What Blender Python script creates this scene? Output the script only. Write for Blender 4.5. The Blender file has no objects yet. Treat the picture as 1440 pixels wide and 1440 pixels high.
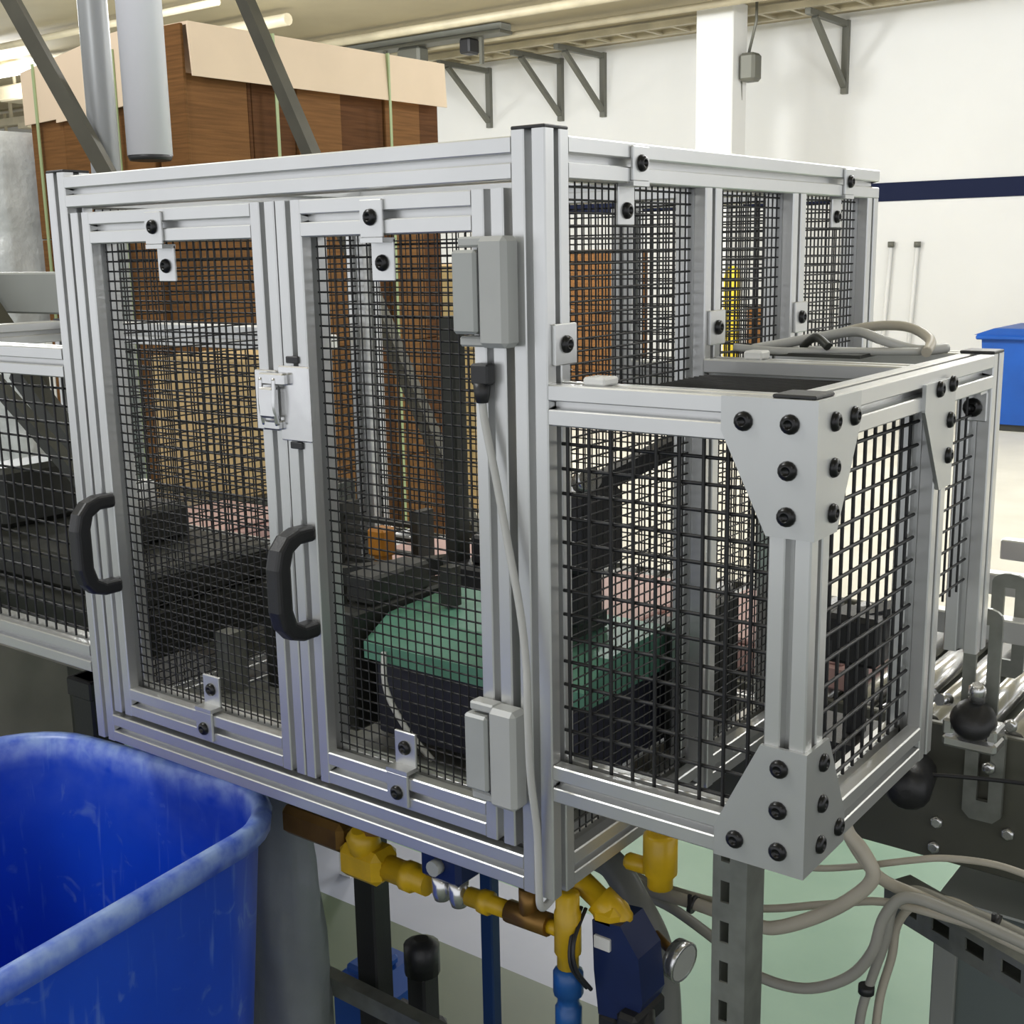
import bpy, math, random
import numpy as np
from mathutils import Vector, Matrix
random.seed(7)
S = bpy.context.scene
COL = S.collection
R = math.radians

# ---------------------------------------------------------------- camera
CAM = Vector((0.6837, -0.9605, 1.6206))
ROT = (R(78.045), R(1.062), R(36.995))
FPX = 1719.3
cd = bpy.data.cameras.new('camera'); cam = bpy.data.objects.new('camera', cd); COL.objects.link(cam)
cam.location = CAM; cam.rotation_euler = ROT
cd.sensor_width = 36; cd.sensor_fit = 'HORIZONTAL'; cd.lens = FPX / 1440 * 36
cd.clip_start = 0.02; cd.clip_end = 200
S.camera = cam
# ---------------------------------------------------------------- world, lights, exposure
W = bpy.data.worlds.new('world'); S.world = W; W.use_nodes = True
bg = W.node_tree.nodes['Background']
bg.inputs[0].default_value = (0.94, 0.96, 1.0, 1); bg.inputs[1].default_value = 1.05
def lamp(loc, power, col=(.96, .98, 1.0)):
    l = bpy.data.lights.new('ceiling_lamp', 'POINT'); l.energy = power; l.color = col; l.shadow_soft_size = .35
    o = bpy.data.objects.new('ceiling_lamp', l); COL.objects.link(o); o.location = loc; return o
for (lx, ly, p) in ((-1.8, -1.0, 112), (2.2, -2.4, 24), (-3.6, 1.0, 62), (0.4, 1.6, 42), (-9.0, 4.6, 270), (-5.6, 3.6, 90), (-7.6, 6.4, 330), (-4.6, 6.8, 240), (-1.0, 7.2, 200),
                    (2.0, 7.2, 170), (5.0, 7.2, 150), (-.6, 4.2, 80), (-14.0, 8.2, 230)):
    lamp((lx, ly, 3.45 if ly < 3 else 3.85), p)
S.view_settings.view_transform = 'Standard'; S.view_settings.look = 'None'
S.view_settings.gamma = 1; S.view_settings.use_curve_mapping = False
S.view_settings.exposure = 0.18

# ---------------------------------------------------------------- helpers
_rm = Matrix.Identity(3)
from mathutils import Euler
_rm = Euler(ROT, 'XYZ').to_matrix()
def at(u, v, x=None, y=None, z=None):
    """a point of the photograph put at a known plane of the place"""
    q = _rm @ Vector(((u - 720) / FPX, -(v - 720) / FPX, -1))
    if x is not None: t = (x - CAM.x) / q.x
    elif y is not None: t = (y - CAM.y) / q.y
    else: t = (z - CAM.z) / q.z
    return CAM + q * t

WL = {}
def wloc(o): return WL.get(o.name, Vector((0, 0, 0))) if o else Vector((0, 0, 0))
def tag(o, label=None, cat=None, group=None, kind=None):
    if label: o['label'] = label
    if cat: o['category'] = cat
    if group: o['group'] = group
    if kind: o['kind'] = kind
    return o
def empty(name, loc, label=None, cat=None, group=None):
    o = bpy.data.objects.new(name, None); COL.objects.link(o); o.location = loc; o.empty_display_size = 0.05
    WL[o.name] = Vector(loc)
    return tag(o, label, cat, group)
def inst(name, me, loc, parent=None, rot=None):
    o = bpy.data.objects.new(name, me); COL.objects.link(o)
    o.location = Vector(loc) - wloc(parent); o.parent = parent
    if rot: o.rotation_euler = rot
    WL[o.name] = Vector(loc)
    return o

class MB:
    def __init__(s): s.v = []; s.f = []; s.sm = []; s.mi = []; s.cur = 0
    def poly(s, pts, faces, smooth=False):
        n = len(s.v); s.v += [tuple(p) for p in pts]
        for f in faces: s.f.append([i + n for i in f]); s.sm.append(smooth); s.mi.append(s.cur)
        return s
    def box(s, x0, x1, y0, y1, z0, z1, bev=0.0):
        if bev > 0:
            b = min(bev, (x1-x0)*.45, (y1-y0)*.45, (z1-z0)*.45)
            P = []
            # 24 vertices: each corner split per axis
            c = [(x0, x1), (y0, y1), (z0, z1)]
            idx = {}
            for i in (0, 1):
                for j in (0, 1):
                    for k in (0, 1):
                        for a in range(3):
                            p = [c[0][i], c[1][j], c[2][k]]
                            for t, q in enumerate((i, j, k)):
                                if t != a: p[t] += b if q == 0 else -b
                            idx[(i, j, k, a)] = len(P); P.append(p)
            F = []
            for a in range(3):
                o1, o2 = [t for t in range(3) if t != a]
                for side in (0, 1):
                    q = []
                    for (m, n) in ((0, 0), (1, 0), (1, 1), (0, 1)):
                        k = [0, 0, 0]; k[a] = side; k[o1] = m; k[o2] = n
                        q.append(idx[(k[0], k[1], k[2], a)])
                    F.append(q if (side == 1) ^ (a == 1) else q[::-1])
            for a in range(3):           # edges along axis a
                o1, o2 = [t for t in range(3) if t != a]
                for m in (0, 1):
                    for n in (0, 1):
                        k0 = [0, 0, 0]; k0[o1] = m; k0[o2] = n; k1 = list(k0); k1[a] = 1
                        F.append([idx[tuple(k0) + (o1,)], idx[tuple(k1) + (o1,)], idx[tuple(k1) + (o2,)], idx[tuple(k0) + (o2,)]])
            for i in (0, 1):
                for j in (0, 1):
                    for k in (0, 1): F.append([idx[(i, j, k, 0)], idx[(i, j, k, 1)], idx[(i, j, k, 2)]])
            return s.poly(P, F)
        P = [(x0, y0, z0), (x1, y0, z0), (x1, y1, z0), (x0, y1, z0), (x0, y0, z1), (x1, y0, z1), (x1, y1, z1), (x0, y1, z1)]
        return s.poly(P, [(0, 3, 2, 1), (4, 5, 6, 7), (0, 1, 5, 4), (1, 2, 6, 5), (2, 3, 7, 6), (3, 0, 4, 7)])
    def prism(s, pts2, axis, a0, a1):
        """2-D outline extruded along axis (0,1,2); outline in the other two axes in order"""
        o = [t for t in range(3) if t != axis]; P = []
        for a in (a0, a1):
            for q in pts2:
                p = [0, 0, 0]; p[axis] = a; p[o[0]] = q[0]; p[o[1]] = q[1]; P.append(p)
        n = len(pts2)
        F = [list(range(n))[::-1], [i + n for i in range(n)]]
        F += [[i, (i + 1) % n, (i + 1) % n + n, i + n] for i in range(n)]
        return s.poly(P, F)
    def beam(s, a, b, w, h=None, up=(0, 0, 1)):
        a = Vector(a); b = Vector(b); h = h or w
        d = (b - a).normalized(); u = Vector(up)
        if abs(d.dot(u)) > .97: u = Vector((0, 1, 0))
        r = d.cross(u).normalized(); u = r.cross(d).normalized()
        P = [c + r * (i * w / 2) + u * (j * h / 2) for c in (a, b) for i, j in ((-1, -1), (1, -1), (1, 1), (-1, 1))]
        return s.poly(P, [(0, 3, 2, 1), (4, 5, 6, 7), (0, 1, 5, 4), (1, 2, 6, 5), (2, 3, 7, 6), (3, 0, 4, 7)])
    def tube(s, path, r, n=10, smooth_path=True, caps=True):
        P = [Vector(p) for p in path]
        if smooth_path and len(P) > 2:
            Q = []; k = 6
            for i in range(len(P) - 1):
                p0 = P[max(i-1, 0)]; p1 = P[i]; p2 = P[i+1]; p3 = P[min(i+2, len(P)-1)]
                for j in range(k):
                    t = j / k
                    Q.append(.5 * ((2*p1) + (p2-p0)*t + (2*p0-5*p1+4*p2-p3)*t*t + (3*p1-p0-3*p2+p3)*t**3))
            Q.append(P[-1]); P = Q
        rr = r if hasattr(r, '__len__') else None
        V = []; up = None
        for i, p in enumerate(P):
            d = (P[min(i+1, len(P)-1)] - P[max(i-1, 0)]).normalized()
            if up is None:
                up = Vector((0, 0, 1)) if abs(d.z) < .9 else Vector((1, 0, 0))
            a = d.cross(up).normalized(); up = a.cross(d).normalized()
            ri = rr[min(int(i * len(rr) / len(P)), len(rr)-1)] if rr else r
            for k in range(n):
                t = 2*math.pi*k/n; V.append(p + a*math.cos(t)*ri + up*math.sin(t)*ri)
        F = []
        for i in range(len(P)-1):
            for k in range(n): F.append([i*n+k, i*n+(k+1) % n, (i+1)*n+(k+1) % n, (i+1)*n+k])
        s.poly(V, F, True)
        if caps:
            m = len(s.v) - len(V)
            s.f += [[m+k for k in range(n)][::-1], [m+(len(P)-1)*n+k for k in range(n)]]; s.sm += [False]*2; s.mi += [s.cur]*2
        return s
    def lathe(s, prof, c, axis=(0, 0, 1), n=16, smooth=True):
        """profile of (radius, height) pairs spun about axis through c"""
        ax = Vector(axis).normalized(); t = Vector((1, 0, 0)) if abs(ax.x) < .9 else Vector((0, 1, 0))
        a = ax.cross(t).normalized(); b = ax.cross(a).normalized(); c = Vector(c); V = []
        for (r, h) in prof:
            for k in range(n):
                th = 2*math.pi*k/n; V.append(c + ax*h + a*math.cos(th)*r + b*math.sin(th)*r)
        F = []
        for i in range(len(prof)-1):
            for k in range(n): F.append([i*n+k, i*n+(k+1) % n, (i+1)*n+(k+1) % n, (i+1)*n+k])
        s.poly(V, F, smooth)
        m = len(s.v) - len(V)
        s.f += [[m+k for k in range(n)], [m+(len(prof)-1)*n+k for k in range(n)]]; s.sm += [False]*2; s.mi += [s.cur]*2
        return s
    def mesh(s, name, mat, off=Vector((0, 0, 0))):
        me = bpy.data.meshes.new(name)
        me.from_pydata([tuple(Vector(v) - off) for v in s.v], [], s.f)
        me.polygons.foreach_set('use_smooth', s.sm)
        for m in (mat if isinstance(mat, (list, tuple)) else [mat]): me.materials.append(m)
        me.polygons.foreach_set('material_index', s.mi)
        import bmesh
        bm = bmesh.new(); bm.from_mesh(me); bmesh.ops.recalc_face_normals(bm, faces=bm.faces); bm.to_mesh(me); bm.free()
        me.update(); return me
    def build(s, name, mat, parent=None, label=None, cat=None, group=None, kind=None):
        if parent is None:
            A = np.array([tuple(v) for v in s.v]); lo = A.min(0); hi = A.max(0)
            off = Vector(((lo[0]+hi[0])/2, (lo[1]+hi[1])/2, lo[2])); loc = off
        else: off = wloc(parent); loc = off
        o = bpy.data.objects.new(name, s.mesh(name, mat, off)); COL.objects.link(o)
        if parent is None: o.location = loc
        else: o.parent = parent
        WL[o.name] = Vector(loc)
        return tag(o, label, cat, group, kind)

# ---------------------------------------------------------------- materials
MT = {}
def mat(name, col, rough=.5, metal=0.0, var=0.0, scale=20.0, bump=0.0, col2=None, alpha=1.0, spec=.5, trans=0.0, stretch=None, bscale=None):
    m = bpy.data.materials.new(name); m.use_nodes = True; nt = m.node_tree; b = nt.nodes['Principled BSDF']
    b.inputs['Base Color'].default_value = (*col, 1); b.inputs['Roughness'].default_value = rough
    b.inputs['Metallic'].default_value = metal; b.inputs['Specular IOR Level'].default_value = spec
    b.inputs['Alpha'].default_value = alpha; b.inputs['Transmission Weight'].default_value = trans
    if var > 0 or col2 or bump > 0:
        tc = nt.nodes.new('ShaderNodeTexCoord'); mp = nt.nodes.new('ShaderNodeMapping')
        nt.links.new(tc.outputs['Object'], mp.inputs[0])
        if stretch: mp.inputs['Scale'].default_value = stretch
        no = nt.nodes.new('ShaderNodeTexNoise'); no.inputs['Scale'].default_value = scale; no.inputs['Detail'].default_value = 6
        nt.links.new(mp.outputs[0], no.inputs['Vector'])
        if var > 0 or col2:
            c2 = col2 or tuple(max(0, c*(1-var)) for c in col)
            rp = nt.nodes.new('ShaderNodeValToRGB'); rp.color_ramp.elements[0].position = .35; rp.color_ramp.elements[1].position = .68
            rp.color_ramp.elements[0].color = (*c2, 1); rp.color_ramp.elements[1].color = (*col, 1)
            nt.links.new(no.outputs['Fac'], rp.inputs[0]); nt.links.new(rp.outputs[0], b.inputs['Base Color'])
        if bump > 0:
            n2 = nt.nodes.new('ShaderNodeTexNoise'); n2.inputs['Scale'].default_value = bscale or scale*4; n2.inputs['Detail'].default_value = 4
            nt.links.new(mp.outputs[0], n2.inputs['Vector'])
            bp = nt.nodes.new('ShaderNodeBump'); bp.inputs['Strength'].default_value = bump; bp.inputs['Distance'].default_value = .01
            nt.links.new(n2.outputs['Fac'], bp.inputs['Height']); nt.links.new(bp.outputs[0], b.inputs['Normal'])
    MT[name] = m; return m
ALU = mat('anodized_aluminium', (.70, .705, .70), .34, .75, var=.06, scale=9)
GUS = mat('gusset_plate', (.60, .61, .605), .40, .7, var=.05, scale=15)
WIRE = mat('black_wire', (.012, .012, .013), .45)
BLK = mat('black_plastic', (.02, .02, .022), .42, bump=.05, scale=80)
SCR = mat('black_screw', (.014, .014, .015), .28, .3)
HNG = mat('grey_hinge_plastic', (.46, .47, .46), .38, var=.06, scale=12)
HNG2 = mat('grey_cover_plastic', (.40, .415, .405), .34, var=.12, scale=14)
CBL = mat('grey_cable', (.52, .52, .50), .45)
BEI = mat('beige_cable', (.50, .46, .38), .45, var=.12, scale=18)
CHR = mat('bright_steel', (.72, .72, .72), .22, .85, var=.1, scale=30)
GAL = mat('galvanized_steel', (.30, .31, .28), .42, .55, var=.3, scale=26)
DRK = mat('dark_machine_steel', (.05, .052, .045), .45, .3, var=.35, scale=8)
OLV = mat('olive_grey_plate', (.125, .125, .10), .48, .35, var=.25, scale=6)
GREYP = mat('grey_painted_panel', (.13, .155, .15), .5, var=.1, scale=5)
LGREY = mat('light_grey_panel', (.27, .28, .26), .5, var=.12, scale=5)
YEL = mat('yellow_fitting', (.72, .45, .012), .35, var=.25, scale=25)
BRS = mat('brass_fitting', (.28, .15, .035), .38, .6, var=.25, scale=25)
NVY = mat('navy_plastic', (.012, .025, .10), .35, var=.2, scale=20)
BLU = mat('blue_coupling', (.015, .10, .34), .35, var=.2, scale=20)
BPO = mat('blue_post_paint', (.012, .04, .12), .4)
GRNT = mat('teal_green_cover', (.17, .42, .30), .42, var=.25, scale=10)
NVB = mat('dark_violet_panel', (.035, .036, .06), .45, var=.2, scale=8)
PNK = mat('pink_cream_board', (.52, .33, .30), .6, var=.15, scale=14)
TANB = mat('tan_carton', (.62, .44, .21), .7, var=.15, scale=9)
KRF = mat('kraft_brown', (.20, .092, .03), .75, var=.35, scale=5, stretch=(1, 1, 22), bump=.15, bscale=40, spec=.15)
KRL = mat('kraft_light_brown', (.215, .10, .034), .75, var=.3, scale=5, stretch=(1, 1, 22), bump=.15, bscale=40, spec=.15)
KRD = mat('kraft_dark_brown', (.12, .05, .018), .78, var=.35, scale=5, stretch=(1, 1, 22), bump=.15, bscale=40, spec=.15)
KRT = mat('pale_kraft_lid', (.74, .58, .42), .7, var=.08, scale=3)
STP = mat('green_strap', (.33, .40, .20), .5)
WRP = mat('clear_stretch_wrap', (.68, .70, .69), .22, var=.25, scale=7, bump=.5, bscale=25)
WRP2 = mat('pale_grey_cover', (.50, .51, .48), .5, var=.1, scale=5)
FRM = mat('grey_brown_frame_paint', (.27, .25, .21), .5, .1, var=.3, scale=5)
HOS2 = mat('dull_grey_hose', (.36, .35, .31), .45, var=.12, scale=18)
TUB = mat('lit_tube', (.9, .9, .88), .4); TUB.node_tree.nodes['Principled BSDF'].inputs['Emission Color'].default_value = (1, .98, .93, 1); TUB.node_tree.nodes['Principled BSDF'].inputs['Emission Strength'].default_value = 6
POG = mat('grey_pole_paint', (.29, .30, .31), .42, .2)
POW = mat('pale_pole_paint', (.80, .80, .86), .42)
STD = mat('dark_olive_strut', (.07, .065, .045), .5, .3, var=.2, scale=10)
PAL = mat('pallet_wood', (.34, .23, .12), .8, var=.35, scale=6, stretch=(1, 8, 8))
WALL = mat('white_wall_paint', (.78, .78, .76), .7, var=.05, scale=.8)
STRIPE = mat('navy_wall_stripe', (.015, .020, .05), .8, spec=.1)
CEIL = mat('cream_ceiling', (.40, .345, .225), .8, var=.16, scale=.7)
PIP = mat('cream_pipe', (.52, .46, .32), .5, var=.25, scale=3)
BRK = mat('grey_wall_bracket', (.15, .15, .125), .5, .3)
FBIN = mat('far_blue_plastic', (.003, .085, .42), .45, var=.2, scale=3)
YBO = mat('yellow_bollard_paint', (.68, .52, .03), .5)
ORG = mat('orange_plastic', (.55, .22, .02), .45)
RED = mat('red_plastic', (.30, .03, .04), .45)
WHP = mat('white_plastic', (.78, .78, .76), .4)
HOSE = mat('grey_conduit', (.20, .205, .19), .42, var=.1, scale=20)
GLS = mat('gauge_face', (.45, .46, .43), .25)
FILM = mat('cloudy_plastic_film', (.33, .36, .38), .3, var=.35, scale=5, alpha=.72, bump=.3)

def bin_mat():
    m = mat('worn_blue_plastic', (.008, .055, .36), .34); nt = m.node_tree; b = nt.nodes['Principled BSDF']
    tc = nt.nodes.new('ShaderNodeTexCoord')
    def noise(scale, stretch, lo, hi, detail=8, dist=0):
        mp = nt.nodes.new('ShaderNodeMapping'); mp.inputs['Scale'].default_value = stretch; nt.links.new(tc.outputs['Object'], mp.inputs[0])
        n = nt.nodes.new('ShaderNodeTexNoise'); n.inputs['Scale'].default_value = scale; n.inputs['Detail'].default_value = detail; n.inputs['Distortion'].default_value = dist
        nt.links.new(mp.outputs[0], n.inputs['Vector'])
        r = nt.nodes.new('ShaderNodeMapRange'); r.inputs['From Min'].default_value = lo; r.inputs['From Max'].default_value = hi
        nt.links.new(n.outputs['Fac'], r.inputs['Value']); return r.outputs[0]
    # broad fade, scratches running down the wall, chips thickest on the rim (scraped edge)
    a = noise(3, (1, 1, 1), .35, .75); s1 = noise(14, (5, 5, .35), .60, .74, 3); s2 = noise(22, (1, 1, 1), .62, .72, 10, 1)
    at_ = nt.nodes.new('ShaderNodeAttribute'); at_.attribute_name = 'rim'
    rimn = noise(34, (1, 1, 1), .22, .66, 5)
    mul = nt.nodes.new('ShaderNodeMath'); mul.operation = 'MULTIPLY'; nt.links.new(at_.outputs['Fac'], mul.inputs[0]); nt.links.new(rimn, mul.inputs[1])
    def mix(fac, c1, c2):
        x = nt.nodes.new('ShaderNodeMix'); x.data_type = 'RGBA'
        nt.links.new(fac, x.inputs[0])
        if isinstance(c1, tuple): x.inputs[6].default_value = (*c1, 1)
        else: nt.links.new(c1, x.inputs[6])
        x.inputs[7].default_value = (*c2, 1); return x.outputs[2]
    def sc(f, k):
        q = nt.nodes.new('ShaderNodeMath'); q.operation = 'MULTIPLY'; nt.links.new(f, q.inputs[0]); q.inputs[1].default_value = k; return q.outputs[0]
    c = mix(a, (.006, .062, .60), (.014, .10, .80))
    c = mix(sc(s1, .40), c, (.20, .36, .80)); c = mix(sc(s2, .35), c, (.25, .42, .78)); c = mix(sc(mul.outputs[0], .80), c, (.45, .62, .95))
    nt.links.new(c, b.inputs['Base Color']); return m
BIN = bin_mat()

def floor_mat():
    m = mat('painted_concrete', (.5, .5, .45), .3); nt = m.node_tree; b = nt.nodes['Principled BSDF']
    ge = nt.nodes.new('ShaderNodeNewGeometry'); sx = nt.nodes.new('ShaderNodeSeparateXYZ'); nt.links.new(ge.outputs['Position'], sx.inputs[0])
    no = nt.nodes.new('ShaderNodeTexNoise'); no.inputs['Scale'].default_value = 2.2; no.inputs['Detail'].default_value = 9
    nt.links.new(ge.outputs['Position'], no.inputs['Vector'])
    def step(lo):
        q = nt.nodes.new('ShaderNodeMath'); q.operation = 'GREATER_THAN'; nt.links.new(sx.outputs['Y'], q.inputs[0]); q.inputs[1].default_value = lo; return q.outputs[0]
    def ramp(c1, c2):
        rp = nt.nodes.new('ShaderNodeValToRGB'); rp.color_ramp.elements[0].position = .3; rp.color_ramp.elements[1].position = .7
        rp.color_ramp.elements[0].color = (*c1, 1); rp.color_ramp.elements[1].color = (*c2, 1); nt.links.new(no.outputs['Fac'], rp.inputs[0]); return rp.outputs[0]
    def mix(f, a, c):
        x = nt.nodes.new('ShaderNodeMix'); x.data_type = 'RGBA'; nt.links.new(f, x.inputs[0]); nt.links.new(a, x.inputs[6]); nt.links.new(c, x.inputs[7]); return x.outputs[2]
    green = ramp((.19, .33, .245), (.27, .42, .325)); white = ramp((.33, .355, .44), (.41, .435, .52)); cream = ramp((.62, .60, .52), (.72, .70, .62))
    dark = ramp((.085, .115, .078), (.125, .16, .105))  # floor short of the white patch: machine's shade put into the green colour
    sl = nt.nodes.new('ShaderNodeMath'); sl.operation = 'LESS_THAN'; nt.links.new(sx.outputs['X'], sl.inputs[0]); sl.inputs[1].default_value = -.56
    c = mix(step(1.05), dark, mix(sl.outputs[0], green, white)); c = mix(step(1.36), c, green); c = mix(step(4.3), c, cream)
    nt.links.new(c, b.inputs['Base Color']); b.inputs['Roughness'].default_value = .46
    return m
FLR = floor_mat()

# ================================================================ the setting
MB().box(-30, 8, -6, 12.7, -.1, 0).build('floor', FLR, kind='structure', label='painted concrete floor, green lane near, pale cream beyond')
MB().box(-30, 8, 12.5, 12.7, 0, 4.1).build('wall_back', WALL, kind='structure', label='white hall wall')
MB().box(-30, 8, 12.485, 12.5, 2.098, 2.294).build('trim_1', STRIPE, kind='structure', label='navy stripe painted along the white wall')
MB().box(-30, 8, -6, 12.7, 4.1, 4.2).build('ceiling', CEIL, kind='structure', label='cream painted ceiling deck')
# white square column
colm = MB().box(-5.876, -5.447, 11.0, 11.33, 0, 4.1, .012)
colm.build('column', WALL, label='white square building column before the back wall', cat='column')

# ================================================================ extrusion, wire, screw builders
PW = .04
def section(w=PW, sw=.0042, sd=.0125, ch=.0014):
    h = w/2; q = []
    side = [(-h+ch, -h), (-sw-.0012, -h), (-sw, -h+.0012), (-sw, -h+sd), (sw, -h+sd), (sw, -h+.0012), (sw+.0012, -h), (h-ch, -h)]
    for k in range(4):
        c, s_ = (1, 0, -1, 0)[k], (0, 1, 0, -1)[k]
        q += [(x*c - y*s_, x*s_ + y*c) for x, y in side]
    return q
SEC = section()
def extr(mb, axis, a0, a1, c1, c2):
    """slotted aluminium profile along axis; c1, c2 = centre in the two other axes (in order)"""
    P = []; o = [t for t in range(3) if t != axis]; n = len(SEC)
    for a in (a0, a1):
        for (x, y) in SEC:
            p = [0, 0, 0]; p[axis] = a; p[o[0]] = c1 + x; p[o[1]] = c2 + y; P.append(p)
    P += [[*(0, 0, 0)], [0, 0, 0]]
    for i, a in ((2*n, a0), (2*n+1, a1)):
        p = [0, 0, 0]; p[axis] = a; p[o[0]] = c1; p[o[1]] = c2; P[i] = p
    F = [[i, (i+1) % n, (i+1) % n+n, i+n] for i in range(n)]
    for e, b in ((0, 2*n), (n, 2*n+1)):
        F += [[e+i, e+(i+1) % n, b] for i in range(n)]
    mb.poly(P, F); return mb
def post(parent, x, y, z0, z1, cap=True):
    o = extr(MB(), 2, z0, z1, x, y).build('post', ALU, parent)
    if cap: MB().box(x-.0198, x+.0198, y-.0198, y+.0198, z1, z1+.0035, .001).build('end_cap', BLK, o)
    return o
def railx(parent, x0, x1, y, z, name='rail'): return extr(MB(), 0, x0, x1, y, z).build(name, ALU, parent)
def raily(parent, y0, y1, x, z, name='rail'): return extr(MB(), 1, y0, y1, x, z).build(name, ALU, parent)
def wires(parent, plane, c, a0, a1, z0, z1, pitch, r, name='mesh_panel', n=4, off=0.0):
    """welded wire mesh; plane 'y' (spans x,z), 'x' (spans y,z) or 'z' (spans x,y)"""
    mb = MB()
    def P(a, b, d):
        return {'y': (a, c+d, b), 'x': (c+d, a, b), 'z': (a, b, c+d)}[plane]
    k = a0 + pitch*(.35+off)
    while k < a1: mb.tube([P(k, z0, -r*.9), P(k, z1, -r*.9)], r, n, False, False); k += pitch
    k = z0 + pitch*.5
    while k < z1: mb.tube([P(a0, k, r*.9), P(a1, k, r*.9)], r, n, False, False); k += pitch
    return mb.build(name, WIRE, parent)
def screw_mesh():
    m = MB(); r = .0088
    m.lathe([(r, 0), (r, .0012), (r*.93, .0030), (r*.76, .0044), (r*.52, .0051), (r*.46, .0052), (r*.44, .0022), (.0005, .0022)], (0, 0, 0), n=14)
    return m.mesh('button_head_screw', SCR)
SCM = screw_mesh()
FACE = {'-y': (R(90), 0, 0), '+x': (0, R(90), 0), '+z': (0, 0, 0), '-x': (0, R(-90), 0)}
def screw(parent, loc, face, name='screw'): return inst(name, SCM, loc, parent, FACE[face])

# ================================================================ main safety enclosure
B = .95; H = .784; HT = .779; LX = -.805; DY = .59
enc = empty('safety_enclosure', (-.40, .30, B), 'silver slotted-aluminium machine enclosure with black mesh sides and double doors', 'enclosure')
post(enc, -.02, .02, B, B+H)
post(enc, LX+.02, .02, B, B+H)
post(enc, -.02, .335, B, B+HT-PW, False)
post(enc, -.02, .57, B, B+HT-PW, False)
post(enc, LX+.02, .57, B, B+HT-PW, False)
post(enc, -.02, .825, 1.40, B+HT-PW, False)
post(enc, -.42, .825, 1.40, B+HT-PW, False)
zt = B+HT-.02; zb = B+.02
railx(enc, LX+PW, -PW, .02, zt); railx(enc, LX+PW, -PW, .02, zb)
raily(enc, PW, .845, -.02, zt); raily(enc, PW, .315, -.02, zb); raily(enc, .355, .55, -.02, zb)
raily(enc, PW, .59, LX+.02, zt); raily(enc, PW, .55, LX+.02, zb)
railx(enc, LX+PW, -PW, .57, zt); railx(enc, LX+PW, -PW, .57, zb); railx(enc, -.40, -PW, .825, zt); railx(enc, -.40, -PW, .825, 1.42)
wires(enc, 'x', -.021, .04, .315, B+.04, B+HT-.04, .0125, .00115)
wires(enc, 'x', -.021, .355, .55, B+.04, B+HT-.04, .0125, .00115)
wires(enc, 'x', -.021, .59, .805, 1.44, B+HT-.04, .0125, .00115)
wires(enc, 'x', LX+.02, .04, .55, B+.04, B+HT-.04, .0125, .00115)
wires(enc, 'y', .569, LX+PW, -PW, 1.15, B+HT-.04, .0125, .00115)
wires(enc, 'y', .826, -.40, -PW, 1.44, B+HT-.04, .0125, .00115)
# --- mesh retaining clips on the right side
def clip_right(y, z, up):
    """square plate on the rail/post with a stepped tab that holds the mesh; up = tab below (-1) or beside"""
    mb = MB()
    mb.box(.0, .004, y-.016, y+.016, z-.016, z+.019, .001)
    if up:
        mb.box(-.016, .004, y-.016, y+.016, z-.021, z-.016); mb.box(-.018, -.014, y-.016, y+.016, z-.060, z-.017, .001)
    c = mb.build('mesh_clip', ALU, enc)
    screw(c, (.004, y, z+.002), '+x')
    if up: screw(c, (-.014, y, z-.045), '+x')
for (yy, up) in ((.167, True), (.725, True)): clip_right(yy, B+HT-.022, up)
for (yy, z_) in ((.024, 1.533), (.338, 1.531), (.573, 1.531)):
    mb = MB().box(0, .004, yy-.016, yy+.022, z_-.02, z_+.02, .001)
    c = mb.build('mesh_clip', ALU, enc); screw(c, (.004, yy+.003, z_), '+x')

# --- doors
def door(x0, x1, nm, lab, clips_top, clips_bot, handle):
    z0, z1 = B+.048, B+.732
    mb = MB()
    extr(mb, 2, z0, z1, x0+.02, .02); extr(mb, 2, z0, z1, x1-.02, .02)
    extr(mb, 0, x0+PW, x1-PW, .02, z1-.02); extr(mb, 0, x0+PW, x1-PW, .02, z0+.02)
    d = mb.build('door', ALU, enc, label=lab)
    wires(d, 'y', .021, x0+PW, x1-PW, z0+PW, z1-PW, .0125, .00115)
    for x in clips_top:
        m = MB().box(x-.016, x+.016, -.004, 0, z1-.043, z1-.004, .001)
        m.box(x-.016, x+.016, -.004, .016, z1-.048, z1-.043); m.box(x-.016, x+.016, .012, .016, z1-.088, z1-.044, .001)
        m.build('mesh_clip', ALU, d); screw(d, (x, -.004, z1-.022), '-y'); screw(d, (x, .012, z1-.069), '-y')
    for x in clips_bot:
        m = MB().box(x-.016, x+.016, -.004, 0, z0+.004, z0+.043, .001)
        m.box(x-.016, x+.016, -.004, .016, z0+.043, z0+.048); m.box(x-.016, x+.016, .012, .016, z0+.044, z0+.088, .001)
        m.build('mesh_clip', ALU, d); screw(d, (x, -.004, z0+.020), '-y'); screw(d, (x, .012, z0+.069), '-y')
    # bow handle
    hx, za, zc = handle
    out = [(0, zc+.010), (-.026, zc+.010), (-.045, zc+.004), (-.058, zc-.010), (-.064, zc-.032), (-.064, za+.032), (-.058, za+.010), (-.045, za-.004), (-.026, za-.010), (0, za-.010),
           (0, za+.009), (-.024, za+.009), (-.036, za+.016), (-.041, za+.032), (-.041, zc-.032), (-.036, zc-.016), (-.024, zc-.009), (0, zc-.009)]
    m = MB().prism(out, 0, hx-.0115, hx+.0115)
    h_ = m.build('handle', BLK, d, label='black plastic bow handle'); q_ = h_.modifiers.new('round', 'BEVEL'); q_.width = .0055; q_.segments = 3; q_.limit_method = 'ANGLE'; q_.angle_limit = R(50)
    return d
dL = door(-.759, -.372, 'door', 'left mesh door leaf with black bow handle', (-.584,), (-.557,), (-.722, 1.190, 1.306))
dR = door(-.370, -.050, 'door', 'right mesh door leaf with latch and hinge switches', (-.221,), (-.216,), (-.340, 1.194, 1.308))
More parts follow.
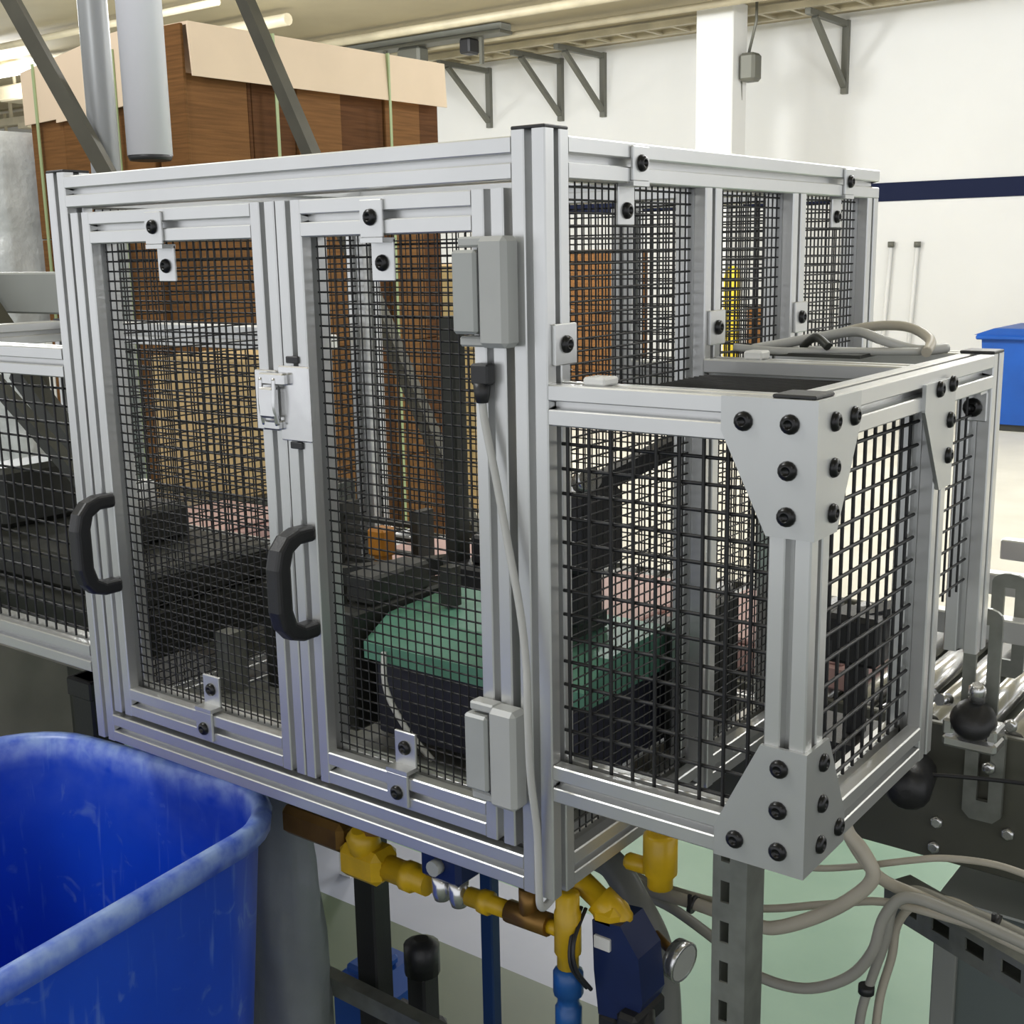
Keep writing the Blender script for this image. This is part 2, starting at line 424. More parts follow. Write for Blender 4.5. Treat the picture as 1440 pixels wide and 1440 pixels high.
# --- latch between the leaves
m = MB().box(-.376, -.326, -.004, 0, 1.414, 1.500, .0015)
lt = m.build('latch', CHR, dR, label='bright steel draw latch')
m = MB().box(-.417, -.380, -.003, 0, 1.424, 1.494, .0012); m.build('latch_keeper', CHR, dL)
m = MB().box(-.400, -.358, -.013, -.004, 1.478, 1.492, .002).box(-.398, -.372, -.017, -.006, 1.440, 1.476, .003)
m.tube([(-.396, -.012, 1.486), (-.396, -.014, 1.455), (-.396, -.010, 1.432)], .0028, 8); m.tube([(-.374, -.012, 1.486), (-.374, -.014, 1.455), (-.374, -.010, 1.432)], .0028, 8)
m.box(-.398, -.372, -.012, -.003, 1.426, 1.437, .002)
m.build('latch_lever', CHR, dR)
for zz in (1.507, 1.409): MB().box(-.363, -.343, -.003, .004, zz-.004, zz+.004, .001).build('slot_insert', BLK, dR)
# --- hinge safety switches
def hinge(z0, z1):
    m = MB(); x0, x1 = -.098, -.030
    m.box(x0+.033, x1, -.026, 0, z0, z1, .005)               # housing over post and gap
    m.box(x0+.004, x0+.036, -.018, 0, z0, z0+.010, .002).box(x0+.004, x0+.036, -.018, 0, z1-.010, z1, .002)
    h = m.build('hinge_switch', HNG, enc)
    MB().box(x0, x0+.0305, -.024, -.001, z0+.0125, z1-.0125, .003).build('cover', HNG2, h)
    MB().box(x0+.0302, x0+.0335, -.019, -.001, z0+.0105, z1-.0105).build('seam', BLK, h)
hinge(1.531, 1.637); hinge(1.050, 1.160)
m = MB().box(-.085, -.063, -.014, 0, 1.493, 1.514, .002).lathe([(.009, 0), (.008, .012), (.006, .02)], (-.0745, -.008, 1.495), (0, 0, -1), 12)
m.build('cable_gland', BLK, dR)
m = MB().tube([(-.0745, -.008, 1.480), (-.070, -.010, 1.455), (-.056, -.012, 1.400), (-.040, -.014, 1.330), (-.026, -.016, 1.270), (-.018, -.018, 1.215), (-.014, -.022, 1.170), (-.0135, -.020, 1.10), (-.0135, -.010, 1.03), (-.0135, -.008, .965), (-.014, -.006, .945), (-.016, .004, .936), (-.02, .03, .937)], .0042, 10)
m.build('sensor_cable', CBL, label='thin grey cable hanging from the hinge switch down the corner post', cat='cable')

# ================================================================ side guard box
bx = .274; by2 = .3525; by3 = .544; z0b = 1.063; z1b = 1.496
gb = empty('guard_box', (.137, .2, z0b), 'small aluminium guard box with coarse black mesh and triangular corner gussets', 'guard box')
post(gb, bx-.02, .02, z0b, z1b); post(gb, bx-.02, by2-.02, z0b, z1b-PW, False); post(gb, bx-.02, by3-.02, z0b+.07, z1b)
railx(gb, .001, bx-PW, .02, z1b-.02); railx(gb, .001, bx-PW, .02, z0b+.02)
raily(gb, PW, by3-PW, bx-.02, z1b-.02); raily(gb, PW, by2-PW, bx-.02, z0b+.02)
railx(gb, .001, bx-PW, by2-.02, z1b-.02); railx(gb, .001, bx-PW, by3-.02, z1b-.02)
wires(gb, 'y', .021, .001, bx-PW, z0b+PW-.005, z1b-PW, .025, .0019, n=6)
wires(gb, 'x', bx-.021, PW, by2-PW, z0b+PW, z1b-PW, .025, .0019, n=6)
wires(gb, 'x', bx-.021, by2, by3-PW, z0b+.15, z1b-PW, .025, .0015, n=6)
wires(gb, 'z', z1b-.02, .004, bx-PW, PW, by2-PW, .0125, .0014, n=4)
def gusset(front, top):
    """triangular corner plate on the front (-y) or right (+x) face"""
    zc = z1b if top else z0b; sg = -1 if top else 1
    out = [(0, 0), (.088, 0), (.088, sg*.030), (.044, sg*.120), (0, sg*.120)]
    if front:
        m = MB().prism([(bx+.004-a*1.02, zc+b) for a, b in out], 1, -.004, 0)
    else:
        m = MB().prism([(a*1.02, zc+b) for a, b in out], 0, bx, bx+.004)
    g = m.build('corner_gusset', GUS, gb)
    for (a, b) in ((.021, .021), (.064, .021), (.022, .061), (.022, .101)):
        if front: screw(g, (bx-a, -.004, zc+sg*b), '-y')
        else: screw(g, (bx+.004, a+.010, zc+sg*b), '+x')
for fr in (True, False):
    for tp in (True, False): gusset(fr, tp)
m = MB().prism([(.262, z1b-.012), (.356, z1b-.012), (.356, z1b-.128), (.318, z1b-.128), (.262, z1b-.040)], 0, bx, bx+.004)
g = m.build('tee_gusset', GUS, gb)
for (y_, z_) in ((.302, 1.476), (.342, 1.478), (.340, 1.440), (.340, 1.402)): screw(g, (bx+.004, y_, z_), '+x')
# angle bracket with big screw on the rear post
m = MB().box(bx-.036, bx-.004, by3-PW-.004, by3-PW, z1b-PW-.038, z1b-PW, .001).box(bx-.036, bx-.004, by3-PW-.03, by3-PW, z1b-PW-.004, z1b-PW)
g = m.build('corner_bracket', ALU, gb); o = screw(g, (bx-.02, by3-PW-.004, z1b-PW-.022), '-y'); o.scale = (1.3, 1.3, 1.4)
# support channel below the box
def channel():
    m = MB(); x0, x1, y0 = .152, .190, .065
    zt_, d = z0b, .040
    # perforated web: strips between slots
    xs = (x0, x0+.009, x0+.019, x1)
    z = zt_; sl = []
    k = zt_-.022
    while k > .03: sl.append((k-.024, k)); k -= .045
    m.box(xs[0], xs[1], y0, y0+.003, 0, zt_); m.box(xs[2], xs[3], y0, y0+.003, 0, zt_)
    top = zt_
    for (a, b) in sl: m.box(xs[1], xs[2], y0, y0+.003, b, top); top = a
    m.box(xs[1], xs[2], y0, y0+.003, 0, top)
    m.box(x0, x0+.003, y0+.003, y0+d, 0, zt_); m.box(x1-.003, x1, y0+.003, y0+d, 0, zt_)
    m.box(x0+.003, x0+.011, y0+d-.003, y0+d, 0, zt_); m.box(x1-.011, x1-.003, y0+d-.003, y0+d, 0, zt_)
    return m.build('support_channel', GAL, label='galvanized slotted strut channel standing under the guard box', cat='strut')
channel()

# ================================================================ left neighbour guard
lg = empty('side_guard', (-1.15, .15, 1.045), 'low aluminium side guard with black mesh left of the double doors', 'guard')
railx(lg, -1.5, -.807, .02, 1.486); railx(lg, -1.5, -.807, .02, 1.065)
raily(lg, .04, .55, -.90, 1.486) if False else None
railx(lg, -1.5, -.807, .48, 1.486); railx(lg, -1.5, -.807, .48, 1.065)
post(lg, -1.52, .02, 1.045, 1.506); post(lg, -1.52, .48, 1.045, 1.506)
raily(lg, .04, .46, -1.52, 1.486); raily(lg, .04, .46, -1.52, 1.065)
wires(lg, 'y', .021, -1.5, -.807, 1.085, 1.466, .025, .0019, n=6)
wires(lg, 'y', .481, -1.5, -.807, 1.085, 1.466, .025, .0017, n=4)
# black foot block under its end
m = MB().box(-1.185, -1.125, .20, .26, 0, .905, .004).box(-1.19, -1.12, .195, .265, .87, .905, .003)
m.build('black_stand', BLK, label='black square stand under the side guard end', cat='stand')

# ================================================================ conveyor line behind the guards
BLT = MB().lathe([(.009, 0), (.009, .006), (.006, .008)], (0, 0, 0), n=6).mesh('hex_bolt', CHR)
cv = empty('conveyor', (0, .85, 0), 'dark steel conveyor running behind the guards with olive side plates', 'conveyor')
MB().box(-3.2, 1.3, .62, .632, .792, .990, .002).build('side_plate', OLV, cv)
MB().box(-3.2, 1.3, 1.12, 1.132, .792, .990, .002).build('side_plate', OLV, cv)
MB().box(-3.2, 1.3, .634, 1.118, .94, .955).build('bed', GAL, cv)
rl = MB().lathe([(.019, 0), (.019, .478)], (0, 0, 0), (0, 1, 0), 10).mesh('roller', CHR)
k = -2.9
while k < 1.25:
    inst('roller', rl, (k, .637, .976), cv); k += .055
for x in (-2.6, -1.85, .55): 
    for y in (.66, 1.09): MB().box(x-.03, x+.03, y-.03, y+.03, 0, .94, .002).build('leg', DRK, cv)
for (u, v) in ((1318, 1155), (1314, 1190), (1418, 1172), (1422, 1020)):
    p = at(u, v, y=.62); inst('bolt', BLT, (p.x, .62, p.z), cv, FACE['-y'])
# slotted adjustment brackets bolted to the side plate
def slotplate(x0, x1, za, zc, y, lab, slot=None, th=.006, matl=None):
    cx = (x0+x1)/2; r = (x1-x0)/2; sw = r*.30
    m = MB(); n = 8
    # plate as left bar, right bar, top and bottom bridges around one long slot
    s0, s1 = slot
    outl = []
    arc_t = [(cx + r*math.cos(t), zc - r*.55 + r*.55*math.sin(t)) for t in [math.pi*i/n for i in range(n+1)]]
    m.prism([(x0, s1), (cx-sw, s1), (cx+sw, s1), (x1, s1)] + arc_t, 1, y, y+th)
    m.box(x0, cx-sw, y, y+th, s0, s1); m.box(cx+sw, x1, y, y+th, s0, s1)
    m.prism([(x0, s0), (x0, za+r*.4), (x0+r*.4, za), (x1-r*.4, za), (x1, za+r*.4), (x1, s0)], 1, y, y+th)
    return m.build('slotted_bracket', matl or GAL, None, lab, 'bracket', 'slotted brackets on the conveyor')
slotplate(.236, .282, 1.02, 1.170, .585, 'upright slotted steel bracket with clamp at the conveyor edge', (1.045, 1.148))
slotplate(.240, .290, .872, 1.005, .605, 'lower slotted steel bracket bolted to the olive conveyor plate', (.900, .975), .008)
slotplate(.224, .272, 1.03, 1.178, .74, 'slotted bracket farthest back at the right picture edge', (1.055, 1.158))
# round black clamp knob in a steel jaw
ck = empty('guide_clamp', (.255, .55, 1.02), 'steel guide rail clamp with round black knob', 'clamp')
m = MB().lathe([(.004, -.018), (.016, -.017), (.026, -.010), (.029, 0), (.026, .010), (.016, .017), (.004, .018)], (.262, .555, 1.030), (.25, -.55, .8), 18); m.build('knob', BLK, ck)
m = MB().box(.226, .294, .545, .585, .990, 1.006, .004).box(.226, .240, .545, .585, 1.006, 1.028, .003).box(.280, .294, .545, .585, 1.006, 1.024, .003); m.build('jaw', CHR, ck)
m = MB().lathe([(.011, 0), (.011, .02), (.006, .026)], (.262, .565, 1.054), (.1, -.4, .9), 12).lathe([(.008, 0), (.008, .02)], (.225, .57, 1.045), (-.3, -.9, .2), 12).lathe([(.008, 0), (.008, .02)], (.205, .57, 1.047), (-.3, -.9, .2), 12); m.build('steel_nut', CHR, ck)
m = MB().lathe([(.009, 0), (.009, .006), (.004, .008)], (.272, .604, .950), (0, -1, 0), 6); m.build('bolt', CHR, ck)
m = MB().tube([at(1262, 1088, y=.56), at(1320, 1090, y=.57), at(1390, 1096, y=.58), at(1460, 1104, y=.58)], .003, 8)
m.build('black_wire', BLK, label='thin black wire across the olive conveyor plate', cat='wire')
# round black motor cap below the box
p = at(1252, 1118, y=.50); m = MB().lathe([(.03, 0), (.03, .06), (.022, .075), (.006, .078)], (p.x, .59, p.z), (.2, -1, 0), 16)
m.build('motor_end', BLK, label='round black motor end under the guard box', cat='motor')
# guide rails and flat bars on top of conveyor at right
for i, (y, z, mt, lab) in enumerate(((.70, 1.115, ALU, 'nearest'), (.86, 1.135, ALU, 'middle'), (1.02, 1.15, ALU, 'farthest'))):
    m = MB().box(.16, 1.3, y-.012, y+.012, z-.020, z+.012, .002)
    for x in (.5, 1.1): m.box(x-.01, x+.01, y-.008, y+.008, .996, z-.018)
    m.build('guide_rail', mt, label='%s pale guide rail above the conveyor rollers' % lab, cat='guide rail', group='guide rails on the conveyor')
# lower right: perforated angle, panels
pb = empty('control_cabinet', (.62, .9, 0), 'dark grey-green cabinet panel below the conveyor at right', 'cabinet')
MB().box(.185, 1.2, .70, .95, 0, .69, .004).build('body', GREYP, pb)
MB().box(.188, .222, .688, .70, .05, .685, .002).build('edge_strip', LGREY, pb)
MB().box(.186, 1.2, .701, .949, .69, .694).build('top_cover', WRP2, pb)
m = MB().box(.24, 1.2, .96, .975, .55, .83, .002); m.build('back_panel', LGREY, label='light grey sheet panel behind the slotted angle bar', cat='panel')
a = at(1246, 1240, y=.52); b_ = at(1470, 1372, y=.40)
def angle(a, b, w, th):
    m = MB(); d = (b-a); L = d.length; d.normalize(); up = Vector((0, 0, 1)); up = (up - d*up.dot(d)).normalized(); s_ = d.cross(up).normalized()
    def bar(t0, t1, v0, v1, n0, n1):
        P = [a + d*t + up*vv + s_*nn for t in (t0, t1) for vv, nn in ((v0, n0), (v1, n0), (v1, n1), (v0, n1))]
        m.poly(P, [(0, 3, 2, 1), (4, 5, 6, 7), (0, 1, 5, 4), (1, 2, 6, 5), (2, 3, 7, 6), (3, 0, 4, 7)])
    t = 0; sl = .030; gp = .026
    bar(0, L, -.009, 0, 0, th); bar(0, L, -w, -.026, 0, th)
    t0 = 0; k = .030
    while k < L: bar(t0, k, -.026, -.009, 0, th); t0 = k+sl; k += sl+gp
    if t0 < L: bar(t0, L, -.026, -.009, 0, th)
    bar(0, L, -th, 0, -w*1.0, 0); bar(0, L, -w, -th, -w, -w+th); bar(0, L, -w, -w+th, -w+th, 0)
    return m
am = angle(Vector(a), Vector(b_), .042, .003); am.build('slotted_angle', GAL, label='perforated steel angle bar running diagonally under the cables', cat='angle bar')

# ================================================================ machine parts inside the enclosure
mc = empty('packing_machine', (-.25, .27, B+.04), 'green topped packing unit with dark violet front inside the enclosure', 'machine')
m = MB().box(-.40, -.07, .16, .36, .995, 1.100, .004); m.build('body', NVB, mc)
m = MB().prism([(.150, 1.100), (.150, 1.122), (.20, 1.150), (.34, 1.155), (.37, 1.120), (.37, 1.100)], 0, -.41, -.06); m.build('cover', GRNT, mc)
m = MB().box(-.14, -.125, .19, .30, 1.155, 1.175).box(-.36, -.34, .25, .27, 1.155, 1.21); m.build('lug', DRK, mc)
m = MB().tube([(-.372, .148, 1.115), (-.352, .128, 1.075), (-.315, .12, 1.035), (-.27, .12, 1.00)], .004, 8); m.build('white_lead', WHP, mc)
m = MB().box(-.46, -.42, .14, .36, .995, 1.16, .004).box(-.47, -.42, .18, .30, 1.16, 1.20, .004); m.build('gear_block', DRK, mc)
# floor pan of the enclosure
MB().box(-.762, -.043, .043, .547, B+.002, B+.012).build('base_pan', LGREY, enc)
# black gripper arm by the corner post
ga = empty('gripper_arm', (-.10, .27, 1.16), 'black articulated gripper arm seen through the corner mesh', 'gripper')
m = MB().box(-.19, -.09, .20, .28, 1.245, 1.345, .006).box(-.17, -.11, .21, .27, 1.175, 1.245, .005); m.build('body', BLK, ga)
m = MB().beam((-.12, .24, 1.34), (-.04, .40, 1.40), .022).beam((-.06, .36, 1.39), (-.12, .47, 1.34), .018); m.build('arm', BLK, ga)
m = MB().lathe([(.014, 0), (.014, .03)], (-.105, .215, 1.355), (.7, -.5, .3), 12); m.build('chrome_pin', CHR, ga)
m = MB().box(-.06, -.04, .33, .50, .99, 1.16, .003).box(-.16, -.06, .40, .48, .99, 1.12, .004); m.build('bracket_block', DRK, ga)
# dark column and rails inside
m = MB().box(-.520, -.492, .45, .48, B+.012, 1.53, .003); m.build('machine_column', DRK, label='dark upright machine column inside the right door', cat='column')
m = MB().beam((-.72, .27, 1.13), (-.45, .37, 1.175), .025).beam((-.72, .27, B+.012), (-.72, .27, 1.13), .02); m.build('linkage_bar', DRK, label='dark crossed linkage bars behind the left door', cat='bar')
m = MB().beam((-.68, .15, 1.0), (-.68, .15, 1.09), .03).beam((-.73, .08, 1.005), (-.45, .11, .985), .016); m.build('floor_bracket', GAL, label='small galvanized bracket on the enclosure floor behind the left door', cat='bracket')
slot = MB()
for i in range(9): slot.beam((-.74, .46, 1.005+i*.024), (-.60, .48, 1.0+i*.024), .012, .006)
slot.box(-.755, -.74, .45, .49, .965, 1.22).box(-.60, -.585, .46, .50, .965, 1.22)
slot.build('finned_stack', DRK, label='dark finned stack low behind the left door', cat='machine part')
m = MB().box(-.50, -.40, .43, .53, 1.10, 1.155, .004).box(-.47, -.43, .45, .51, 1.155, 1.20, .004).box(-.46, -.41, .42, .44, 1.06, 1.10); m.box(-.50, -.40, .45, .51, B+.012, 1.10)
m.build('valve_block', BLK, label='black valve block behind the right door', cat='valve')
m = MB().box(-.640, -.605, .40, .435, 1.155, 1.20, .004).box(-.632, -.612, .408, .428, B+.012, 1.155); m.build('orange_sensor', ORG, label='small orange sensor head on a stand behind the right door', cat='sensor')
m = MB().box(-.33, -.28, .41, .44, 1.13, 1.165, .004).box(-.315, -.295, .417, .433, B+.012, 1.13); m.build('red_sensor', RED, label='small red sensor head behind the green cover', cat='sensor')
# pink boards riding on the conveyor
for i, (x0, x1, h, lab) in enumerate(((-.24, -.08, .040, 'pink cream board on the rollers behind the guard box'), (-.02, .06, .036, 'short pink board on the rollers beside the box side mesh'),
        (-.50, -.29, .034, 'pink board on the rollers behind the corner mesh panel'), (-.98, -.72, .038, 'pink cream board on the rollers seen through the right door'), (-1.62, -1.34, .05, 'long pink board on the rollers seen through the left door'))):
    m = MB().box(x0, x1, .645, .92, .996, .996+h, .004).box(x0+.01, x1-.01, .65, .915, .996+h, .996+h+.010, .003); m.build('pink_board', PNK, None, lab, 'board', 'pink boards on the conveyor')
MB().box(-2.4, -.86, .600, .614, 1.05, 1.082, .002).box(-2.3, -2.27, .602, .612, .95, 1.05).box(-1.0, -.97, .602, .612, .95, 1.05).build('guide_rail', ALU, None, 'pale guide rail along the conveyor behind the side guard', 'guide rail', 'guide rails on the conveyor')
m = MB().box(.095, .165, .47, .53, 1.10, 1.165, .006).beam((.13, .50, 1.15), (.19, .56, 1.165), .03).beam((.10, .48, 1.12), (.06, .44, 1.10), .022).box(.12, .14, .49, .51, z0b-.06, 1.10).box(.06, .20, .45, .55, z0b-.07, z0b-.06)
m.build('black_pusher', BLK, label='black pusher head inside the guard box side mesh', cat='pusher')
# tan carton and white rail behind left door, further machine
m = MB().box(-2.235, -1.85, 1.2, 1.5, .985, 1.355, .004); tcx = m.build('yellow_tan_carton', TANB, label='yellowish tan carton standing behind the left door', cat='carton')
m = MB().box(-2.28, -1.80, 1.17, 1.56, .0, .985, .004); m.build('machine_cabinet', DRK, label='dark cabinet under the yellowish tan carton', cat='cabinet')
m = MB().box(-2.75, -1.45, 1.145, 1.165, 1.40, 1.436, .003).box(-2.70, -2.66, 1.145, 1.165, 0, 1.40).box(-1.52, -1.48, 1.145, 1.165, 0, 1.40); m.build('white_rail', WHP, label='white horizontal rail on posts behind the left door', cat='rail')
# things in and above the left guard
m = MB().box(-2.6, -1.535, .50, .58, 1.515, 1.60, .004); m.box(-2.4, -2.32, .51, .57, 0, 1.515)
m.build('grey_beam', LGREY, label='grey box beam behind the top of the side guard', cat='beam')
m = MB().beam((-2.05, .45, 1.80), (-1.62, .45, 1.40), .04).beam((-2.05, .45, 1.80), (-2.05, .45, 0), .04).box(-1.64, -1.58, .435, .465, 1.37, 1.43)
m.build('diagonal_strut', STD, label='dark diagonal strut above the left end of the side guard', cat='strut')
m = MB().box(-1.46, -.86, .14, .40, 1.09, 1.15, .01).box(-1.44, -1.34, .20, .36, 1.15, 1.26, .01).box(-1.10, -1.02, .20, .36, 1.15, 1.21, .008).beam((-1.46, .33, 1.42), (-1.16, .33, 1.17), .035).beam((-1.40, .22, 1.44), (-1.02, .22, 1.19), .022)
m.box(-1.48, -.84, .10, .42, 1.02, 1.09)
m.build('drive_unit', DRK, label='dark drive unit with slanted arms inside the low side guard', cat='machine')
for i, (x, z, y, q) in enumerate(((-1.36, 1.33, .38, 'upper'), (-1.24, 1.24, .39, 'middle'), (-1.17, 1.20, .38, 'lower'))):
    m = MB().box(x-.018, x+.018, y-.012, y+.012, z-.03, z+.03, .004).box(x-.006, x+.006, y-.006, y+.006, 1.15, z-.03); m.build('white_sensor', WHP, None, '%s white sensor block inside the low side guard' % q, 'sensor', 'white sensors in the side guard')
# base frame left
m = MB().box(-1.9, -.93, .30, .34, .86, .96, .003).box(-1.9, -.93, .50, .54, .86, .96, .003).box(-1.8, -1.74, .30, .54, 0, .86).box(-1.02, -.96, .42, .50, 0, .86)
m.build('machine_base_frame', FRM, label='olive grey machine base frame under the side guard', cat='frame')

# ================================================================ pneumatics under the enclosure
af = empty('air_valve', (-.42, .1, .80), 'yellow air shut-off valve under the enclosure bottom rail', 'valve')
m = MB().box(-.412, -.338, .08, .13, .815, .862, .010).lathe([(.022, 0), (.022, .035), (.012, .045)], (-.375, .105, .845), (0, -.3, 1), 14); m.build('body', YEL, af)
m = MB().lathe([(.017, 0), (.017, .03), (.020, .032), (.020, .045), (.016, .047), (.016, .07)], (-.340, .105, .838), (1, 0, -.02), 14); m.build('outlet', YEL, af)
m = MB().box(-.53, -.412, .09, .125, .838, .880, .008).beam((-.38, .1, .88), (-.31, .085, .905), .016, .008); m.build('brown_body', BRS, af)
fr = empty('filter_regulator', (-.24, .1, .80), 'dark filter regulator with clear bowls beside the yellow valve', 'regulator')
m = MB().box(-.268, -.203, .085, .135, .858, .905, .006); m.build('body', NVY, fr)
for x in (-.250, -.222): MB().lathe([(.013, 0), (.013, -.026), (.010, -.036), (.003, -.038)], (x, .107, .858), (0, 0, 1), 14).build('bowl', CHR, fr)
m = MB().lathe([(.010, 0), (.010, .012)], (-.235, .085, .882), (0, -1, 0), 12); m.build('gauge', GLS, fr)
m = MB().lathe([(.012, 0), (.012, .02), (.015, .021), (.015, .034), (.011, .035), (.011, .062)], (-.20, .1, .845), (1, 0, .02), 12); m.build('yellow_coupling', YEL, label='yellow pipe coupling right of the filter bowls', cat='coupling')
m = MB().lathe([(.014, 0), (.014, .06)], (-.138, .1, .846), (1, 0, .02), 12).lathe([(.012, 0), (.012, .04)], (-.108, .1, .846), (0, 0, 1), 12); m.build('brass_tee', BRS, label='brown brass tee in the yellow pipe run', cat='pipe tee')
m = MB().lathe([(.009, 0), (.009, .016)], (-.080, .1, .846), (1, 0, 0), 10); m.build('yellow_nipple', YEL, label='thin yellow nipple between brass tee and upright yellow fitting', cat='pipe nipple')
m = MB().lathe([(.006, .002), (.014, 0), (.014, -.022), (.016, -.024), (.016, -.075), (.013, -.078), (.013, -.094)], (-.052, .1, .897), (0, 0, 1), 14); m.build('yellow_riser', YEL, label='upright yellow pipe fitting below the corner post', cat='pipe fitting')
m = MB().lathe([(.011, 0), (.018, -.006), (.018, -.034), (.013, -.036), (.013, -.05), (.016, -.052), (.016, -.085), (.012, -.087), (.012, -.30), (.016, -.31), (.016, -.80)], (-.052, .1, .803), (0, 0, 1), 12); m.build('blue_air_hose', BLU, label='bright blue hose coupling hanging from the yellow riser', cat='hose')
ag = empty('air_regulator', (.03, .14, .74), 'navy blue air regulator with yellow elbow beside the grey conduit', 'regulator')
m = MB().lathe([(.014, 0), (.014, .03), (.019, .031), (.019, .05), (.016, .07), (.012, .075)], (-.055, .13, .900), (.75, .1, -.55), 14).box(-.032, .004, .115, .155, .855, .882, .008); m.build('yellow_elbow', YEL, ag)
m = MB().prism([(-.028, .864), (.010, .868), (.034, .835), (.040, .78), (.030, .75), (-.020, .745), (-.026, .80)], 1, .115, .165); m.build('body', NVY, ag)
m = MB().box(-.024, -.002, .111, .116, .832, .848, .001); m.build('label_plate', WHP, ag)
m = MB().box(.012, .040, .10, .17, .742, .768, .005).lathe([(.02, 0), (.02, .03), (.016, .034)], (.022, .135, .755), (.3, -.4, -.6), 14).box(-.022, .004, .115, .15, .715, .745, .004); m.build('knob', BLK, ag)
MB().lathe([(.012, 0), (.012, -.70)], (-.008, .14, .72), (0, 0, 1), 10).build('drop_pipe', HOSE, ag)
m = MB().tube([(-.046, .12, .872), (-.040, .09, .85), (-.034, .08, .82), (-.026, .10, .785)], .0025, 8).tube([(-.040, .12, .872), (-.033, .085, .85), (-.028, .08, .82), (-.020, .10, .785)], .0025, 8); m.build('thin_air_line', BLK, label='pair of thin black air lines beside the navy regulator', cat='air line')
m = MB().lathe([(.016, .055), (.020, .052), (.020, .006), (.015, 0), (.015, -.012)], (.036, .16, .918), (0, 0, 1), 14).lathe([(.010, 0), (.010, .030), (.007, .034)], (.026, .16, .926), (-1, -.2, .1), 12)
m.build('yellow_elbow_fitting', YEL, label='large yellow elbow fitting under the guard box', cat='pipe fitting')
m = MB().tube([(-.16, .30, .83), (-.10, .27, .845), (-.055, .25, .82), (-.02, .25, .765), (-.006, .25, .68), (-.004, .25, .45), (-.004, .25, .02)], .0195, 14)
m.build('grey_conduit', HOSE, label='thick grey curved conduit dropping to the floor', cat='conduit')
gg = empty('pressure_gauge', (.04, .20, .77), 'round silver pressure gauge beside the grey conduit', 'gauge')
p = at(958, 1352, y=.20); m = MB().lathe([(.024, -.012), (.026, .004), (.0235, .006), (.022, .003)], p, (.95, -.12, -.12), 20); m.build('case', CHR, gg); MB().lathe([(.0225, .0032), (.0225, .0042)], p, (.95, -.12, -.12), 20).build('dial', GLS, gg)
m = MB().lathe([(.006, 0), (.006, .05)], p, (-.8, .3, .2), 10); m.build('stem', BRS, gg)
# uprights and tie bar below
m = MB().box(-.607, -.563, .30, .34, .0, .945, .003); m.build('black_upright', BLK, label='black upright post under the enclosure', cat='post')
m = MB().box(-.347, -.325, .30, .32, .0, .945, .002); m.build('blue_upright', BPO, label='dark blue slim upright post under the enclosure', cat='post')
m = MB().beam((-1.0, .27, .485), (-.30, .27, .468), .024, .030); m.build('tie_bar', GAL, label='grey tie bar low between the uprights', cat='bar')
m = MB().box(-.80, -.665, .40, .56, .10, .365, .03).box(-.76, -.70, .42, .50, .365, .385, .006); m.box(-.79, -.68, .42, .54, 0, .10)
m.build('blue_pump', FBIN, label='blue pump housing low behind the tie bar', cat='pump')
m = MB().lathe([(.03, 0), (.03, .05), (.012, .06)], (-.555, .40, .455), (0, 0, 1), 14).box(-.64, -.53, .37, .44, 0, .36, .01).box(-.575, -.535, .38, .42, .36, .455, .004); m.build('black_knob_post', BLK, label='round black capped post behind the tie bar', cat='post')
# corner of bracket sheet under rail
m = MB().prism([(-.80, .80), (-.70, .80), (-.745, .60)], 1, .48, .485).box(-.80, -.70, .478, .487, .80, .94); m.build('triangular_brace', WHP, label='white triangular sheet brace under the enclosure', cat='brace')

# ================================================================ cables and hoses at lower right
def cable(pts, r, lab, m_=BEI, n=10, cat='cable'):
    return MB().tube(pts, r, n).build('beige_cable' if m_ is BEI else 'grey_cable', m_, None, lab, cat, 'cables under the guard box')
cable([(-.15, .30, .86), (-.10, .30, .83)] + [at(u, v, y=.30) for u, v in ((900, 1245), (975, 1270), (1060, 1300), (1095, 1304), (1150, 1288), (1200, 1262), (1228, 1232), (1212, 1195), (1192, 1170), (1180, 1130))], .0085, 'thick beige hose looping up behind the lower gusset')
cable([(-.15, .33, .84)] + [at(u, v, y=.33) for u, v in ((885, 1225), (960, 1255), (1060, 1277), (1160, 1272), (1240, 1268), (1330, 1290), (1400, 1312), (1460, 1335))], .0048, 'thin pale cable bundle lying along the slotted angle')
cable([(-.15, .32, .86)] + [at(u, v, y=.31) for u, v in ((880, 1240), (950, 1280), (1030, 1340), (1065, 1372), (1130, 1390), (1190, 1376), (1226, 1340), (1243, 1290), (1275, 1262), (1340, 1282), (1400, 1308), (1480, 1345))], .0068, 'thick grey hose sagging lowest beside the strut channel', HOS2)
cable([at(u, v, y=.36) for u, v in ((1085, 1215), (1150, 1221), (1210, 1218), (1280, 1210), (1330, 1207), (1400, 1216), (1470, 1240))], .004, 'thin beige cable stretched across under the olive plate')
cable([at(u, v, y=.38) for u, v in ((1205, 1470), (1212, 1420), (1228, 1370), (1246, 1320), (1256, 1275), (1285, 1252), (1340, 1272), (1400, 1296), (1480, 1335))], .0060, 'grey hose running down in front of the cabinet edge', HOS2)
cable([at(u, v, y=.40) for u, v in ((1230, 1460), (1238, 1400), (1254, 1345), (1262, 1300), (1290, 1270), (1340, 1268), (1400, 1300), (1470, 1330))], .0055, 'beige hose running down beside the cabinet edge')
cable([at(u, v, y=.34) for u, v in ((1176, 1140), (1205, 1195), (1240, 1236), (1300, 1264), (1360, 1293), (1430, 1328), (1480, 1350))], .0075, 'beige hose resting on the slotted angle bar')
